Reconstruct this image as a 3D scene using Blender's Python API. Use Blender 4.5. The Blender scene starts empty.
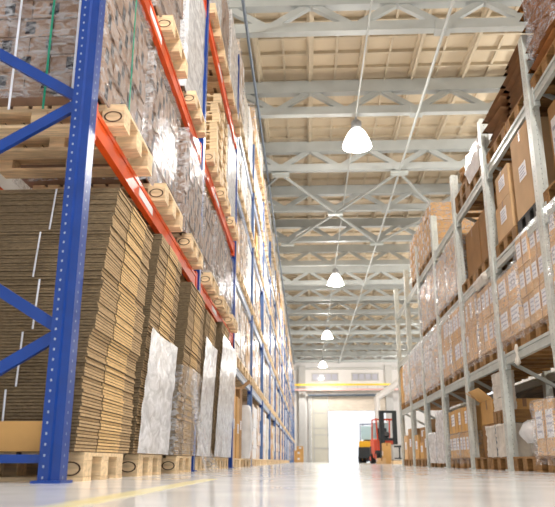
import bpy, bmesh, math, random
from mathutils import Vector, Matrix
C = bpy.context.scene.collection
R = random.Random(7)
PI = math.pi

# ------------------------------------------------------------------ mesh helper
class MB:
    def __init__(s): s.v=[]; s.f=[]; s.m=[]; s.sm=[]
    def add(s, vs, fs, m=0, smooth=False):
        o=len(s.v); s.v+=[tuple(p) for p in vs]
        for f in fs: s.f.append(tuple(o+i for i in f)); s.m.append(m); s.sm.append(smooth)
        return s
    def box(s, x0,x1,y0,y1,z0,z1, m=0, mats=None, M=None):
        vs=[Vector(p) for p in ((x0,y0,z0),(x1,y0,z0),(x1,y1,z0),(x0,y1,z0),(x0,y0,z1),(x1,y0,z1),(x1,y1,z1),(x0,y1,z1))]
        if M is not None: vs=[M@p for p in vs]
        fs=[(0,3,2,1),(4,5,6,7),(0,1,5,4),(2,3,7,6),(3,0,4,7),(1,2,6,5)]   # -z +z -y +y -x +x
        o=len(s.v); s.v+=[tuple(p) for p in vs]
        for k,f in enumerate(fs):
            s.f.append(tuple(o+i for i in f)); s.m.append(mats[k] if mats else m); s.sm.append(False)
        return s
    def bar(s, a, b, w, h=None, m=0, up=(0,0,1)):
        h=h or w; a=Vector(a); b=Vector(b); d=(b-a); L=d.length; d.normalize(); u=Vector(up)
        if abs(d.dot(u))>.98: u=Vector((1,0,0))
        sx=d.cross(u).normalized(); uy=sx.cross(d)
        M=Matrix((( sx.x,d.x,uy.x,a.x),(sx.y,d.y,uy.y,a.y),(sx.z,d.z,uy.z,a.z),(0,0,0,1)))
        return s.box(-w/2,w/2,0,L,-h/2,h/2,m,M=M)
    def tube(s, a, b, r, m=0, n=10, r2=None):
        r2=r if r2 is None else r2
        a=Vector(a); b=Vector(b); d=(b-a).normalized(); u=Vector((0,0,1)) if abs(d.z)<.9 else Vector((1,0,0))
        x=d.cross(u).normalized(); y=d.cross(x)
        vs=[a+(x*math.cos(t)+y*math.sin(t))*r for t in [2*PI*i/n for i in range(n)]]+[b+(x*math.cos(t)+y*math.sin(t))*r2 for t in [2*PI*i/n for i in range(n)]]
        fs=[(i,(i+1)%n,n+(i+1)%n,n+i) for i in range(n)]
        s.add(vs,fs,m,True); s.add(vs,[tuple(range(n))[::-1],tuple(range(n,2*n))],m); return s
    def lathe(s, prof, m=0, n=28, c=(0,0,0)):
        vs=[]
        for r,z in prof: vs+=[(c[0]+r*math.cos(2*PI*i/n),c[1]+r*math.sin(2*PI*i/n),c[2]+z) for i in range(n)]
        fs=[(k*n+i,k*n+(i+1)%n,(k+1)*n+(i+1)%n,(k+1)*n+i) for k in range(len(prof)-1) for i in range(n)]
        return s.add(vs,fs,m,True)
    def prism(s, pts, z0, z1, m=0, plane='xy', off=0):
        n=len(pts)
        def P(p,z): return (p[0],p[1],z) if plane=='xy' else ((p[0],z,p[1]) if plane=='xz' else (z,p[0],p[1]))
        vs=[P(p,z0) for p in pts]+[P(p,z1) for p in pts]
        return s.add(vs,[tuple(range(n))[::-1],tuple(range(n,2*n))]+[(i,(i+1)%n,n+(i+1)%n,n+i) for i in range(n)],m)
    def mesh(s, name, mats):
        me=bpy.data.meshes.new(name); me.from_pydata(s.v,[],s.f)
        for k in mats: me.materials.append(k)
        me.polygons.foreach_set('material_index',s.m); me.polygons.foreach_set('use_smooth',s.sm)
        bm=bmesh.new(); bm.from_mesh(me); bmesh.ops.recalc_face_normals(bm,faces=bm.faces); bm.to_mesh(me); bm.free()
        return me
    def build(s, name, mats, parent=None, loc=(0,0,0), bevel=0):
        if not isinstance(mats,(list,tuple)): mats=[mats]
        o=bpy.data.objects.new(name, s.mesh(name,mats)); C.objects.link(o); o.location=loc
        if parent is not None: o.parent=parent
        if bevel:
            b=o.modifiers.new('bevel','BEVEL'); b.width=bevel; b.segments=2; b.limit_method='ANGLE'
        return o

def tag(o,label,cat,group=None,kind=None):
    if label: o['label']=label
    if cat: o['category']=cat
    if group: o['group']=group
    if kind: o['kind']=kind
    return o
def thing(name,label,cat,loc=(0,0,0),rz=0,group=None):
    o=bpy.data.objects.new(name,None); C.objects.link(o); o.location=loc; o.rotation_euler=(0,0,rz)
    o.empty_display_size=.1
    return tag(o,label,cat,group)
def copy_tree(o,parent=None):
    c=o.copy(); C.objects.link(c)
    if parent is not None: c.parent=parent
    for ch in list(o.children): copy_tree(ch,c)
    return c
def place(proto, first, loc, rz, label, group=None):
    o = proto if first else copy_tree(proto)
    o.location=loc; o.rotation_euler=(0,0,rz); o['label']=label
    if group: o['group']=group
    elif 'group' in o: del o['group']
    return o
def struct(name, mb, mats, parent=None):
    o=mb.build(name,mats,parent)
    if parent is None: o['kind']='structure'
    return o

# ------------------------------------------------------------------ materials
def srgb(r,g,b):
    f=lambda c:(c/255/12.92) if c/255<=.04045 else ((c/255+.055)/1.055)**2.4
    return (f(r),f(g),f(b),1)
def mat(name,col,rough=.6,metal=0,var=0,scale=6,bump=0,bscale=20,stretch=None,rand=0,coat=0,col2=None,spec=None):
    m=bpy.data.materials.new(name); m.use_nodes=True; nt=m.node_tree; N=nt.nodes; L=nt.links
    p=N['Principled BSDF']; p.inputs['Roughness'].default_value=rough; p.inputs['Metallic'].default_value=metal
    if coat: p.inputs['Coat Weight'].default_value=coat; p.inputs['Coat Roughness'].default_value=.15
    if spec is not None: p.inputs['Specular IOR Level'].default_value=spec
    c=srgb(*col); p.inputs['Base Color'].default_value=c
    tc=N.new('ShaderNodeTexCoord'); src=tc.outputs['Object']
    if stretch:
        mp=N.new('ShaderNodeMapping'); mp.inputs['Scale'].default_value=stretch; L.new(src,mp.inputs['Vector']); src=mp.outputs['Vector']
    out=None
    if var or col2:
        n=N.new('ShaderNodeTexNoise'); n.inputs['Scale'].default_value=scale; n.inputs['Detail'].default_value=4; L.new(src,n.inputs['Vector'])
        cr=N.new('ShaderNodeValToRGB'); L.new(n.outputs['Fac'],cr.inputs['Fac'])
        cr.color_ramp.elements[0].position=.32; cr.color_ramp.elements[1].position=.68
        c2=srgb(*col2) if col2 else tuple(min(1,k*(1+var)) for k in c[:3])+(1,)
        c1=c if col2 else tuple(k*(1-var) for k in c[:3])+(1,)
        cr.color_ramp.elements[0].color=c1; cr.color_ramp.elements[1].color=c2; out=cr.outputs['Color']
    if rand:
        oi=N.new('ShaderNodeObjectInfo'); hs=N.new('ShaderNodeHueSaturation')
        mr=N.new('ShaderNodeMapRange'); mr.inputs['To Min'].default_value=1-rand; mr.inputs['To Max'].default_value=1+rand
        L.new(oi.outputs['Random'],mr.inputs['Value']); L.new(mr.outputs['Result'],hs.inputs['Value'])
        if out is not None: L.new(out,hs.inputs['Color'])
        else: hs.inputs['Color'].default_value=c
        out=hs.outputs['Color']
    if out is not None: L.new(out,p.inputs['Base Color'])
    if bump:
        n=N.new('ShaderNodeTexNoise'); n.inputs['Scale'].default_value=bscale; n.inputs['Detail'].default_value=5; L.new(src,n.inputs['Vector'])
        b=N.new('ShaderNodeBump'); b.inputs['Strength'].default_value=bump; b.inputs['Distance'].default_value=.02
        L.new(n.outputs['Fac'],b.inputs['Height']); L.new(b.outputs['Normal'],p.inputs['Normal'])
    return m
def film(name,lo,hi,col=(238,240,245),sc=(3,3,9),scale=2.5,rough=.2):
    """clear stretch film: streaks of milky plastic over clear gaps"""
    m=bpy.data.materials.new(name); m.use_nodes=True; nt=m.node_tree; N=nt.nodes; L=nt.links
    p=N['Principled BSDF']; p.inputs['Roughness'].default_value=rough; p.inputs['Base Color'].default_value=srgb(*col); p.inputs['Specular IOR Level'].default_value=.5
    tr=N.new('ShaderNodeBsdfTransparent'); mx=N.new('ShaderNodeMixShader')
    tc=N.new('ShaderNodeTexCoord'); mp=N.new('ShaderNodeMapping'); mp.inputs['Scale'].default_value=sc; L.new(tc.outputs['Object'],mp.inputs['Vector'])
    n=N.new('ShaderNodeTexNoise'); n.inputs['Scale'].default_value=scale; n.inputs['Detail'].default_value=6; n.inputs['Distortion'].default_value=1.2; L.new(mp.outputs['Vector'],n.inputs['Vector'])
    r=N.new('ShaderNodeMapRange'); r.inputs['From Min'].default_value=.38; r.inputs['From Max'].default_value=.66; r.inputs['To Min'].default_value=lo; r.inputs['To Max'].default_value=hi
    L.new(n.outputs['Fac'],r.inputs['Value']); L.new(r.outputs['Result'],mx.inputs['Fac'])
    b=N.new('ShaderNodeBump'); b.inputs['Strength'].default_value=.4; b.inputs['Distance'].default_value=.015
    L.new(n.outputs['Fac'],b.inputs['Height']); L.new(b.outputs['Normal'],p.inputs['Normal'])
    L.new(tr.outputs[0],mx.inputs[1]); L.new(p.outputs[0],mx.inputs[2]); L.new(mx.outputs[0],N['Material Output'].inputs['Surface'])
    return m
def emit(name,col,st):
    m=bpy.data.materials.new(name); m.use_nodes=True; N=m.node_tree.nodes
    p=N['Principled BSDF']; p.inputs['Base Color'].default_value=srgb(*col); p.inputs['Emission Color'].default_value=srgb(*col); p.inputs['Emission Strength'].default_value=st
    return m
def perforated(name,col,hole,cx,metal=0,rough=.35,pitch=.05,rad=.008):
    """painted or galvanised post with a column of punched holes on two faces"""
    m=mat(name,col,rough,metal,var=.12,scale=9); nt=m.node_tree; N=nt.nodes; L=nt.links; p=N['Principled BSDF']
    tc=N.new('ShaderNodeTexCoord'); sp=N.new('ShaderNodeSeparateXYZ'); L.new(tc.outputs['Object'],sp.inputs[0])
    def mth(op,a,b=None,c=None):
        n=N.new('ShaderNodeMath'); n.operation=op
        for i,v in enumerate((a,b,c)):
            if v is None: continue
            if isinstance(v,(int,float)): n.inputs[i].default_value=v
            else: L.new(v,n.inputs[i])
        return n.outputs[0]
    zz=mth('ABSOLUTE',mth('SUBTRACT',mth('MODULO',sp.outputs['Z'],pitch),pitch/2))
    zm=mth('LESS_THAN',zz,rad)
    xm=mth('LESS_THAN',mth('ABSOLUTE',mth('SUBTRACT',sp.outputs['X'],cx)),rad*.75)
    ym=mth('LESS_THAN',mth('ABSOLUTE',sp.outputs['Y']),rad*.9)
    k=mth('MULTIPLY',zm,mth('MAXIMUM',xm,ym))
    mx=N.new('ShaderNodeMix'); mx.data_type='RGBA'; L.new(k,mx.inputs['Factor'])
    old=p.inputs['Base Color'].links[0].from_socket; L.new(old,mx.inputs[6]); mx.inputs[7].default_value=srgb(*hole)
    L.new(mx.outputs[2],p.inputs['Base Color'])
    return m

M=dict(
 blue=perforated('blue_post_paint',(0,56,138),(150,162,184),-.026,rad=.006),  # hole dots painted pale, imitating brightness seen through them
 bluefar=perforated('blue_post_paint_pale',(84,116,170),(200,205,215),-.026),  # pale dots again stand for light through the holes
 bluep=mat('blue_paint',(0,58,142),.4,var=.1),
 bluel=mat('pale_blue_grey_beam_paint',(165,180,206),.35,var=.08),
 orange=mat('orange_beam_paint',(234,84,18),.4,var=.08),
 galv=perforated('galvanised_post',(200,204,198),(130,135,132),0,metal=.15,rad=.006,rough=.4),
 galvp=mat('galvanised_steel',(186,192,188),.4,.2,var=.08),
 steel=mat('roof_steel_paint',(176,180,178),.5,var=.06,scale=2),
 steelb=mat('grey_conduit',(96,108,122),.5,.1),
 wood=mat('pallet_wood',(228,200,160),.75,var=.22,scale=3,stretch=(2,14,14),rand=.14),
 woodd=mat('pallet_wood_weathered',(150,112,66),.8,var=.25,scale=3,stretch=(2,14,14),rand=.2),
 woodb=mat('pallet_wood_black',(38,34,30),.7,var=.2),
 pwood=mat('pale_plywood',(214,186,140),.7,var=.1,scale=3,stretch=(2,12,12)),
 timber=mat('dark_timber',(74,62,52),.7,var=.3,scale=2,stretch=(8,1,10),col2=(112,92,74)),
 stamp=mat('burnt_stamp',(62,34,16),.8),
 cedge=mat('corrugated_edge_grey',(124,106,80),.85,var=.3,scale=30,stretch=(1,1,6),bump=.4,bscale=60),
 cface=mat('corrugated_edge_brown',(178,150,112),.85,var=.18,scale=20,stretch=(1,1,8)),
 clight=mat('cardboard_fold_light',(218,182,128),.8,var=.12,scale=12,stretch=(1,1,6)),
 cgap=mat('gap_between_sheets',(84,64,42),.95),
 card=mat('carton_board',(214,176,130),.75,var=.08,scale=4,rand=.12),
 cardd=mat('carton_board_dark',(174,134,88),.8,var=.12,scale=4,rand=.15),
 cardo=mat('carton_board_ochre',(208,162,98),.75,var=.08,scale=4,rand=.08),
 cards=mat('carton_wrapped',(196,160,124),.28,var=.25,scale=3,stretch=(3,3,1.2),rand=.14,col2=(232,220,208),bump=.5,bscale=9),
 cardg=mat('grey_brown_packages',(140,112,92),.7,var=.16,scale=7,rand=.1),
 kraft=mat('dark_kraft_sheets',(128,90,54),.8,var=.15), dark=mat('dark_opening',(22,20,30),.8),
 white=mat('white_wrapped_plastic',(230,230,232),.3,var=.1,scale=5,bump=.5,bscale=7),
 whitem=mat('milky_plastic_bag',(216,208,196),.3,var=.18,scale=6,bump=.5,bscale=8,rand=.08),
 paper=mat('label_paper',(236,236,240),.6), ink=mat('label_ink',(178,180,196),.7),
 tape=mat('parcel_tape',(150,104,56),.3), strap=mat('white_strap',(226,230,242),.35), green=mat('green_strap',(16,150,120),.35),
 sack=mat('brown_sack_paper',(148,92,40),.8,var=.2,scale=5,bump=.5,bscale=8),
 film=film('stretch_film',.02,.42,sc=(5,5,11),rough=.14), filmh=film('stretch_film_milky',.6,.96,sc=(2,2,4)), filmw=film('stretch_film_frosted',.1,.85,sc=(5,5,8),rough=.2), filml=film('stretch_film_clear',.02,.30,sc=(4,4,9)),
 cream=mat('roof_panel_cream',(206,190,164),.6,var=.07,scale=.7),
 creamr=mat('roof_rib_cream',(196,182,158),.6,var=.06),
 wall=mat('wall_paint_white',(222,218,214),.6,var=.03,scale=.6),
 wallg=mat('wall_panel_grey',(182,180,176),.6,var=.04),
 door=mat('door_leaf_cream',(196,192,178),.5,var=.04,scale=2),
 doorp=mat('door_panel_beige',(198,186,170),.6,var=.1,scale=2,stretch=(1,1,3)),
 yellow=mat('yellow_girder_paint',(240,196,60),.45), pink=mat('faded_red_rail',(206,160,152),.5),
 glass=mat('window_glass',(196,196,208),.1,spec=.8),
 reflector=emit('glowing_lamp_bell',(255,250,244),14),
 socket=mat('lamp_housing',(150,152,155),.4,.5),
 fy=mat('forklift_yellow',(240,180,20),.4), fo=mat('forklift_orange',(214,74,34),.4), fd=mat('forklift_dark',(30,36,40),.5),
 fs=mat('forklift_silver',(150,158,178),.4,.3), rubber=mat('tyre_rubber',(26,26,28),.85), fglass=mat('cab_glass',(190,220,228),.1),
 asphalt=mat('yard_concrete',(200,200,198),.8,var=.04),
)
# floor: sealed pale concrete
def floor_mat():
    m=mat('sealed_pale_concrete',(226,229,232),.12,var=.04,scale=.8,col2=(236,238,240)); nt=m.node_tree; N=nt.nodes; L=nt.links; p=N['Principled BSDF']
    p.inputs['Specular IOR Level'].default_value=.75
    tc=N.new('ShaderNodeTexCoord'); n=N.new('ShaderNodeTexNoise'); n.inputs['Scale'].default_value=3; n.inputs['Detail'].default_value=5; L.new(tc.outputs['Object'],n.inputs['Vector'])
    r=N.new('ShaderNodeMapRange'); r.inputs['To Min'].default_value=.06; r.inputs['To Max'].default_value=.2; L.new(n.outputs['Fac'],r.inputs['Value']); L.new(r.outputs['Result'],p.inputs['Roughness'])
    b=N.new('ShaderNodeBump'); b.inputs['Strength'].default_value=.06; b.inputs['Distance'].default_value=.01; L.new(n.outputs['Fac'],b.inputs['Height']); L.new(b.outputs['Normal'],p.inputs['Normal'])
    return m
M['floor']=floor_mat()
M['paint']=mat('worn_yellow_floor_paint',(234,222,160),.25,var=.08,scale=9,col2=(228,224,196))

# ------------------------------------------------------------------ the setting
XL,XR,Y0,Y1,ZC=-8.0,14.0,-4.0,68.0,10.45
struct('floor',MB().box(XL-.3,XR+.3,Y0,Y1+.4,-.2,0),M['floor'])
struct('trim_1',MB().box(-.60,-.52,Y0,4.2,0,.002),M['paint'])['label']='worn yellow line painted along the left of the aisle floor'
struct('trim_2',MB().box(XL-30,XR+30,Y1+.4,Y1+60,-.25,-.02),M['asphalt'])
struct('wall_front',MB().box(XL,-4,Y0-.3,Y0,0,ZC).box(9,XR,Y0-.3,Y0,0,ZC).box(-4,9,Y0-.3,Y0,5.5,ZC),M['wall'])  # unseen wall behind the camera, added with a low opening to curb frontal daylight
struct('wall_left',MB().box(XL-.3,XL,Y0,Y1,0,ZC),M['wall'])
struct('wall_right',MB().box(XR,XR+.3,Y0,40,0,ZC).box(XR,XR+.3,40,Y1,7,ZC).box(XR,XR+.3,40,50,0,7).box(XR,XR+.3,Y1-2,Y1,0,8),M['wall'])  # unseen opening near the far end, added so daylight floods the end wall
# end wall with door opening and two window strips
wx=[(.49,2.98),(4.33,6.83)]; wz=(7.58,8.15); dx=(.35,7.4); dz=6.0
w=MB(); w.box(XL,dx[0],Y1,Y1+.3,0,dz); w.box(dx[1],XR,Y1,Y1+.3,0,dz); w.box(XL,XR,Y1,Y1+.3,dz,wz[0]); w.box(XL,XR,Y1,Y1+.3,wz[1],ZC)
w.box(XL,wx[0][0],Y1,Y1+.3,*wz); w.box(wx[0][1],wx[1][0],Y1,Y1+.3,*wz); w.box(wx[1][1],XR,Y1,Y1+.3,*wz)
struct('wall_back',w,M['wall'])
for k,(a,b) in enumerate(wx):
    f=MB(); f.box(a-.08,b+.08,Y1-.05,Y1,wz[0]-.08,wz[0]); f.box(a-.08,b+.08,Y1-.05,Y1,wz[1],wz[1]+.08)
    for q in range(5):
        x=a+(b-a)*q/4; f.box(x-.04,x+.04,Y1-.05,Y1+.1,*wz)
    o=struct('window_%d'%(k+1),f,M['wallg'])
    MB().box(a,b,Y1+.12,Y1+.14,*wz).build('pane',M['glass'],o)
# sliding door: leaf, upper panel, lintel
o=struct('door_1',MB().box(.36,1.96,Y1-.22,Y1-.08,0,5.96),M['door'])
p=MB()
for z in (1.2,2.4,3.0,4.4): p.box(.55,1.96,Y1-.26,Y1-.22,z,z+.09)
p.box(.55,.65,Y1-.26,Y1-.22,0,5.96); p.box(1.86,1.96,Y1-.26,Y1-.22,0,5.96); p.build('door_rail',M['wallg'],o)
struct('door_2',MB().box(1.98,7.4,Y1-.2,Y1-.08,4.65,6.0),M['doorp'])
struct('trim_3',MB().box(.05,7.7,Y1-.35,Y1-.23,6.0,6.2),M['steelb'])
struct('trim_4',MB().box(-.8,-.15,Y1-.45,Y1,0,8.9),M['wallg'])
struct('trim_5',MB().box(7.45,8.1,Y1-.45,Y1,0,8.9),M['wallg'])
struct('trim_6',MB().box(.1,.34,Y1-.35,Y1,0,6.0),M['wallg'])
struct('trim_7',MB().box(XL,XR,Y1-.3,Y1,8.55,8.75),M['wallg'])
# roof panels
struct('ceiling',MB().box(XL-.3,XR+.3,Y0,Y1+.3,ZC,ZC+.2),M['cream'])
r=MB(); k=0; x=.18-1.4*6
while x<XR:
    if x>XL: r.box(x-.09,x+.09,8,Y1,ZC-.16,ZC); r.box(x-.03,x+.03,8,Y1,ZC-.26,ZC-.16)
    if x+.7<XR and x+.7>XL: r.box(x+.67,x+.73,8,Y1,ZC-.07,ZC)
    x+=1.4
y=10.4
while y<Y1: r.box(XL,XR,y-.035,y+.035,ZC-.09,ZC); y+=.72
struct('trim_8',r,M['creamr'])

# ------------------------------------------------------------------ roof trusses
nodes=[1.15+1.93*k for k in range(-4,7)]
ORD=['first','second','third','fourth','fifth','sixth','seventh','eighth','ninth','tenth','eleventh','twelfth','thirteenth','fourteenth','fifteenth','sixteenth']
bc=MB().box(XL,XR,-.1,.1,0,.23).mesh('bottom_chord',[M['steel']])
tcm=MB().box(XL,XR,-.12,.12,.66,1.02).mesh('top_chord',[M['steel']])
dms=[]
for a in nodes:
    for s in (-1,1):
        if XL<a+s*.965<XR: dms.append(MB().bar((a+s*.1,0,.2),(a+s*.9,0,.7),.13,.15).mesh('diagonal',[M['steel']]))
gm=MB().box(-.17,.17,-.14,.14,-.04,.2).mesh('gusset_plate',[M['steel']])
TY=[13.5+3.85*k for k in range(-1,15)]
for i,y in enumerate(TY):
    if i==0: continue
    lab='pale grey steel roof truss, %s one counting away from the camera'%ORD[i-1]
    if i==len(TY)-1: lab='pale grey steel roof truss close against the far end wall'
    t=thing('roof_truss',lab,'roof truss',(0,y,9.2),0,'steel trusses across the roof')
    for nm,me in (('bottom_chord',bc),('top_chord',tcm)):
        o=bpy.data.objects.new(nm,me); C.objects.link(o); o.parent=t
    for me in dms:
        o=bpy.data.objects.new('diagonal',me); C.objects.link(o); o.parent=t
    for x in (3.08,):
        o=bpy.data.objects.new('gusset_plate',gm); C.objects.link(o); o.parent=t; o.location=(x,0,0)
# long ties, cable and horizontal cross bracing
tag(MB().tube((3.08,9,9.13),(3.08,Y1,9.13),.035).build('roof_tie_rod',M['steel']),'thin pale tie rod running lengthwise under the truss gusset plates','tie rod')
tag(MB().tube((-1.22,9,9.14),(-1.22,Y1,9.14),.035).build('conduit_pipe',M['steelb']),'blue grey pipe running lengthwise under the roof above the left rack','pipe')
tag(MB().tube((1.42,9,9.15),(1.42,Y1,9.15),.02,n=6).build('lamp_cable',M['steel']),'thin cable running lengthwise to the hanging lamps','cable')
plates=set()
for k,(xa,ya,xb,yb) in enumerate([(-.78,2,1.15,3),(3.08,2,1.15,3),(3.08,2,5.01,3),(-.78,2,-2.7,3),(1.15,3,-.78,4),(1.15,3,3.08,4),(5.01,3,3.08,4),(5.01,3,6.94,4),(6.94,2,5.01,3)]):
    t=thing('cross_brace',['roof cross brace running from the central plate back towards the left rack, nearer half','roof cross brace from the central plate back towards the long tie rod, nearer half','roof cross brace from the long tie rod out towards the right rack','roof cross brace disappearing over the top of the left rack','roof cross brace from the central plate onward to the left rack side, farther half','roof cross brace from the central plate onward to the long tie rod, farther half','roof cross brace above the right rack ending at the tie rod','roof cross brace farthest right above the right rack','roof cross brace high over the right rack, nearer one'][k],'brace',(xa,TY[ya+1],9.12),0,'horizontal cross braces under the roof')
    d=(xb-xa,TY[yb+1]-TY[ya+1],0)
    MB().bar((0,0,0),d,.07,.07).build('brace_bar',M['steel'],t)
    for px_,py_,lc in ((xa,ya,(0,0,-.02)),(xb,yb,(d[0],d[1],-.02))):
        if (px_,py_) in plates: continue
        plates.add((px_,py_)); MB().box(-.28,.28,-.12,.12,-.05,.03).build('end_plate',M['galvp'],t,loc=lc)

# ------------------------------------------------------------------ hanging lamps
def lamp():
    t=thing('high_bay_lamp','','lamp',(0,0,0),0,'hanging high bay lamps')
    MB().lathe([(.39,-.95),(.385,-.90),(.33,-.74),(.24,-.56),(.16,-.46),(.10,-.42)]).build('lamp_bell',M['reflector'],t)
    MB().lathe([(.0,-.44),(.12,-.44),(.14,-.38),(.14,-.22),(.08,-.16),(0,-.16)]).build('socket_housing',M['socket'],t)
    MB().tube((0,0,-.18),(0,0,.0),.015,n=6).build('hanger',M['steelb'],t)
    MB().lathe([(0,-.62),(.07,-.64),(.09,-.72),(.06,-.8),(0,-.82)],n=14).build('bulb',M['reflector'],t)
    return t
LP=lamp(); first=True
LAMPS=[(1.43,17.35,'bright hanging high bay lamp nearest the camera, largest in the aisle'),(1.43,32.75,'bright hanging high bay lamp, second one down the aisle'),(1.43,48.15,'bright hanging high bay lamp, third one down the aisle'),(1.43,63.55,'bright hanging high bay lamp farthest down the aisle by the end wall')]
for x,y,l in LAMPS:
    place(LP,first,(x,y,9.2),0,l,'hanging high bay lamps'); first=False
def plight(x,y,z,e,r=.25,col=(1,.97,.92)):
    d=bpy.data.lights.new('lamp_light','POINT'); d.energy=e; d.shadow_soft_size=r; d.color=col
    o=bpy.data.objects.new('lamp_light',d); C.objects.link(o); o.location=(x,y,z)
def spot(x,y,e):
    d=bpy.data.lights.new('lamp_light','SPOT'); d.energy=e; d.shadow_soft_size=.25; d.color=(1,.98,.95); d.spot_size=2.7; d.spot_blend=.4
    o=bpy.data.objects.new('lamp_light',d); C.objects.link(o); o.location=(x,y,8.2)
for y in (1.9,17.35,32.75,48.15,63.55): plight(1.43,y,8.12,1100); spot(1.43,y,2600 if y<40 else 2300)  # first pair has no lamp body: unseen lamp added above the camera
for y in (1.9,17.35,32.75,48.15,63.55): plight(8.5,y,8.15,1500 if y<40 else 800)  # unseen lamps over the right-hand side aisle, added as lights only
for y in (9.6,32.75,55): plight(-5.2,y,8.15,1300 if y<40 else 700)  # likewise on the left: lights added for lamps out of view

# ------------------------------------------------------------------ racks
def rack(name,label,X,D,ys,H,levels,side,pm,brm,bm_,cm,bev=.0,beam_h=.12,nodes0=.72,pitch=1.28,first_post=True,labels=False,pw=.05):
    """side=-1: rack extends to -X from the aisle line X; +1: extends to +X"""
    t=thing(name,label,'pallet rack',(X,ys[0],0))
    prof=[(-pw,-pw*1.2),(-.0,-pw*1.2),(.008,-pw*.9),(pw,-pw*.9),(pw,pw*1.2),(-pw,pw*1.2)]
    pme=MB().prism(prof,0,H).mesh('post',[pm])
    base=MB().box(-pw-.02,pw+.02,-.09,.09,0,.012).mesh('base_plate',[brm])
    xb=side*D
    for i,y in enumerate(ys):
        if i==0 and not first_post: continue
        for x in (0,xb):
            o=bpy.data.objects.new('post',pme); C.objects.link(o); o.parent=t; o.location=(x,y-ys[0],0)
            if y<20:
                b=bpy.data.objects.new('base_plate',base); C.objects.link(b); b.parent=o
        z=.72-.64; s=0; yy=y-ys[0]
        zz=[nodes0-pitch/2+pitch/2*k for k in range(40)]
        zz=[q for q in zz if q<H-.1]
        if y<26:
            for k in range(len(zz)-1):
                x1,x2=((xb,0) if k%2==0 else (0,xb))
                MB().bar((x1,0,zz[k]),(x2,0,zz[k+1]),.03,.058 if side<0 else .04).build('brace',brm,t,loc=(0,yy-.02,0))
            MB().box(min(0,xb),max(0,xb),-.02,.02,.09,.13).build('brace',brm,t,loc=(0,yy,0))
    for i in range(len(ys)-1):
        a,b=ys[i]-ys[0]+pw,ys[i+1]-ys[0]-pw
        if not levels: break
        for z in levels:
            for x in (0,xb):
                m=MB(); m.box(x-.022,x+.022,a,b,z-beam_h,z-.035); m.box(x-.028,x+.028,a,b,z-.032,z)
                m.box(x-.015,x+.015,a,b,z-.036,z-.03)
                bo=m.build('beam',bm_,t)
                if x==0 and ys[i]<40:
                    for q in (a,b-.06):
                        s=-side
                        MB().box(x-.03,x+.03,q-.03,q+.09,z-beam_h-.05,z+.04).build('beam_connector',cm,bo)
                    if labels and i<2:
                        MB().box(x+.0225*(-side),x+.026*(-side),a+1.15,a+1.6,z-.105,z-.045).build('shelf_label',M['paper'],bo)
    return t
LY=[3.42,7.38,11.15]
rack('pallet_rack','near left pallet rack with deep blue posts and orange beams',-1.21,1.05,LY,7.2,[2.03,3.55,5.5],-1,M['blue'],M['bluep'],M['orange'],M['orange'],labels=True,beam_h=.14)
LY2=[11.15+3.77*k for k in range(15)]
LV=[1.62,3.12,4.65,5.95]
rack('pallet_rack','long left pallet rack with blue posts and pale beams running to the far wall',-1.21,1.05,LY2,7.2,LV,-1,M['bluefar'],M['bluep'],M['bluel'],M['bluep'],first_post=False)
RY=[4.42+1.78*k for k in range(8)]
rack('pallet_rack','galvanised steel pallet rack along the right side of the aisle',2.22,1.05,RY,4.17,[1.23,2.33,3.5],1,M['galv'],M['galvp'],M['galvp'],M['galvp'],nodes0=1.2,pitch=1.2,beam_h=.11)
rack('pallet_rack','galvanised steel pallet rack standing behind the right aisle rack',6.2,1.0,RY[::2]+[RY[7]],3.2,[1.1,2.2],1,M['galv'],M['galvp'],M['galvp'],M['galvp'],nodes0=1.2,pitch=1.2,beam_h=.11)

# ------------------------------------------------------------------ pallets
# local: aisle face at x=0 extending to -x; y centred
def pallet_parts(L=1.14,D=1.0,wm='wood',stamp=True,name='wooden_pallet'):
    t=thing(name,'','pallet',(0,0,0))
    n=9
    d=MB()
    for k in range(n):
        w=.092; x=-D+ (D-w)*k/(n-1); d.box(x,x+w,-L/2,L/2,.124,.144)
    for y in (-L/2,-.07,L/2-.14): d.box(-D,0,y,y+.14,.104,.1235)
    d.build('top_deck',M[wm],t)
    for ix,x in enumerate((-D,-D/2-.05,-.10)):
        for iy,y in enumerate((-L/2,-.07,L/2-.14)):
            b=MB().box(x-(.04 if ix==2 else 0),x+.10,y,y+.14,.02,.104).build('block',M[wm],t,bevel=.004)
            if ix==2 and iy==0 and stamp:
                s=MB(); nn=20; c=y+.07; cx=x+.03
                for q in range(nn):
                    a0,a1=2*PI*q/nn,2*PI*(q+1)/nn
                    f=lambda a,k:(cx+.056*k*math.cos(a),y-.0015,.062+.036*k*math.sin(a))
                    s.add([f(a0,1),f(a1,1),f(a1,.82),f(a0,.82)],[(0,1,2,3)])
                s.build('oval_stamp',M['stamp'],b)
    for y in (-L/2,-.07,L/2-.14): MB().box(-D,0,y,y+.14,0,.02).build('bottom_board',M[wm],t)
    return t
def pallet_simple(L=1.14,D=1.0,wm='wood',n=7):
    d=MB()
    for k in range(n):
        w=.1; x=-D+(D-w)*k/(n-1); d.box(x,x+w,-L/2,L/2,.12,.142)
    for y in (-L/2,-.07,L/2-.14):
        d.box(-D,0,y,y+.14,.10,.12); d.box(-D,0,y,y+.14,0,.02)
        for x in (-D,-D/2-.05,-.1): d.box(x,x+.1,y,y+.14,.02,.10)
    o=d.build('wooden_pallet',M[wm]); tag(o,'','pallet'); return o
PW=pallet_parts(.78,1.05); PWused=[False]
PS=pallet_simple(); PSused=[False]
PR=pallet_parts(.80,.95,'woodd',False); PRused=[False]
PRS=pallet_simple(.80,.95,'woodd',6); PRSused=[False]
def put(proto,flag,loc,rz,label,group=None):
    o=place(proto,not flag[0],loc,rz,label,group); flag[0]=True; return o

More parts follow.
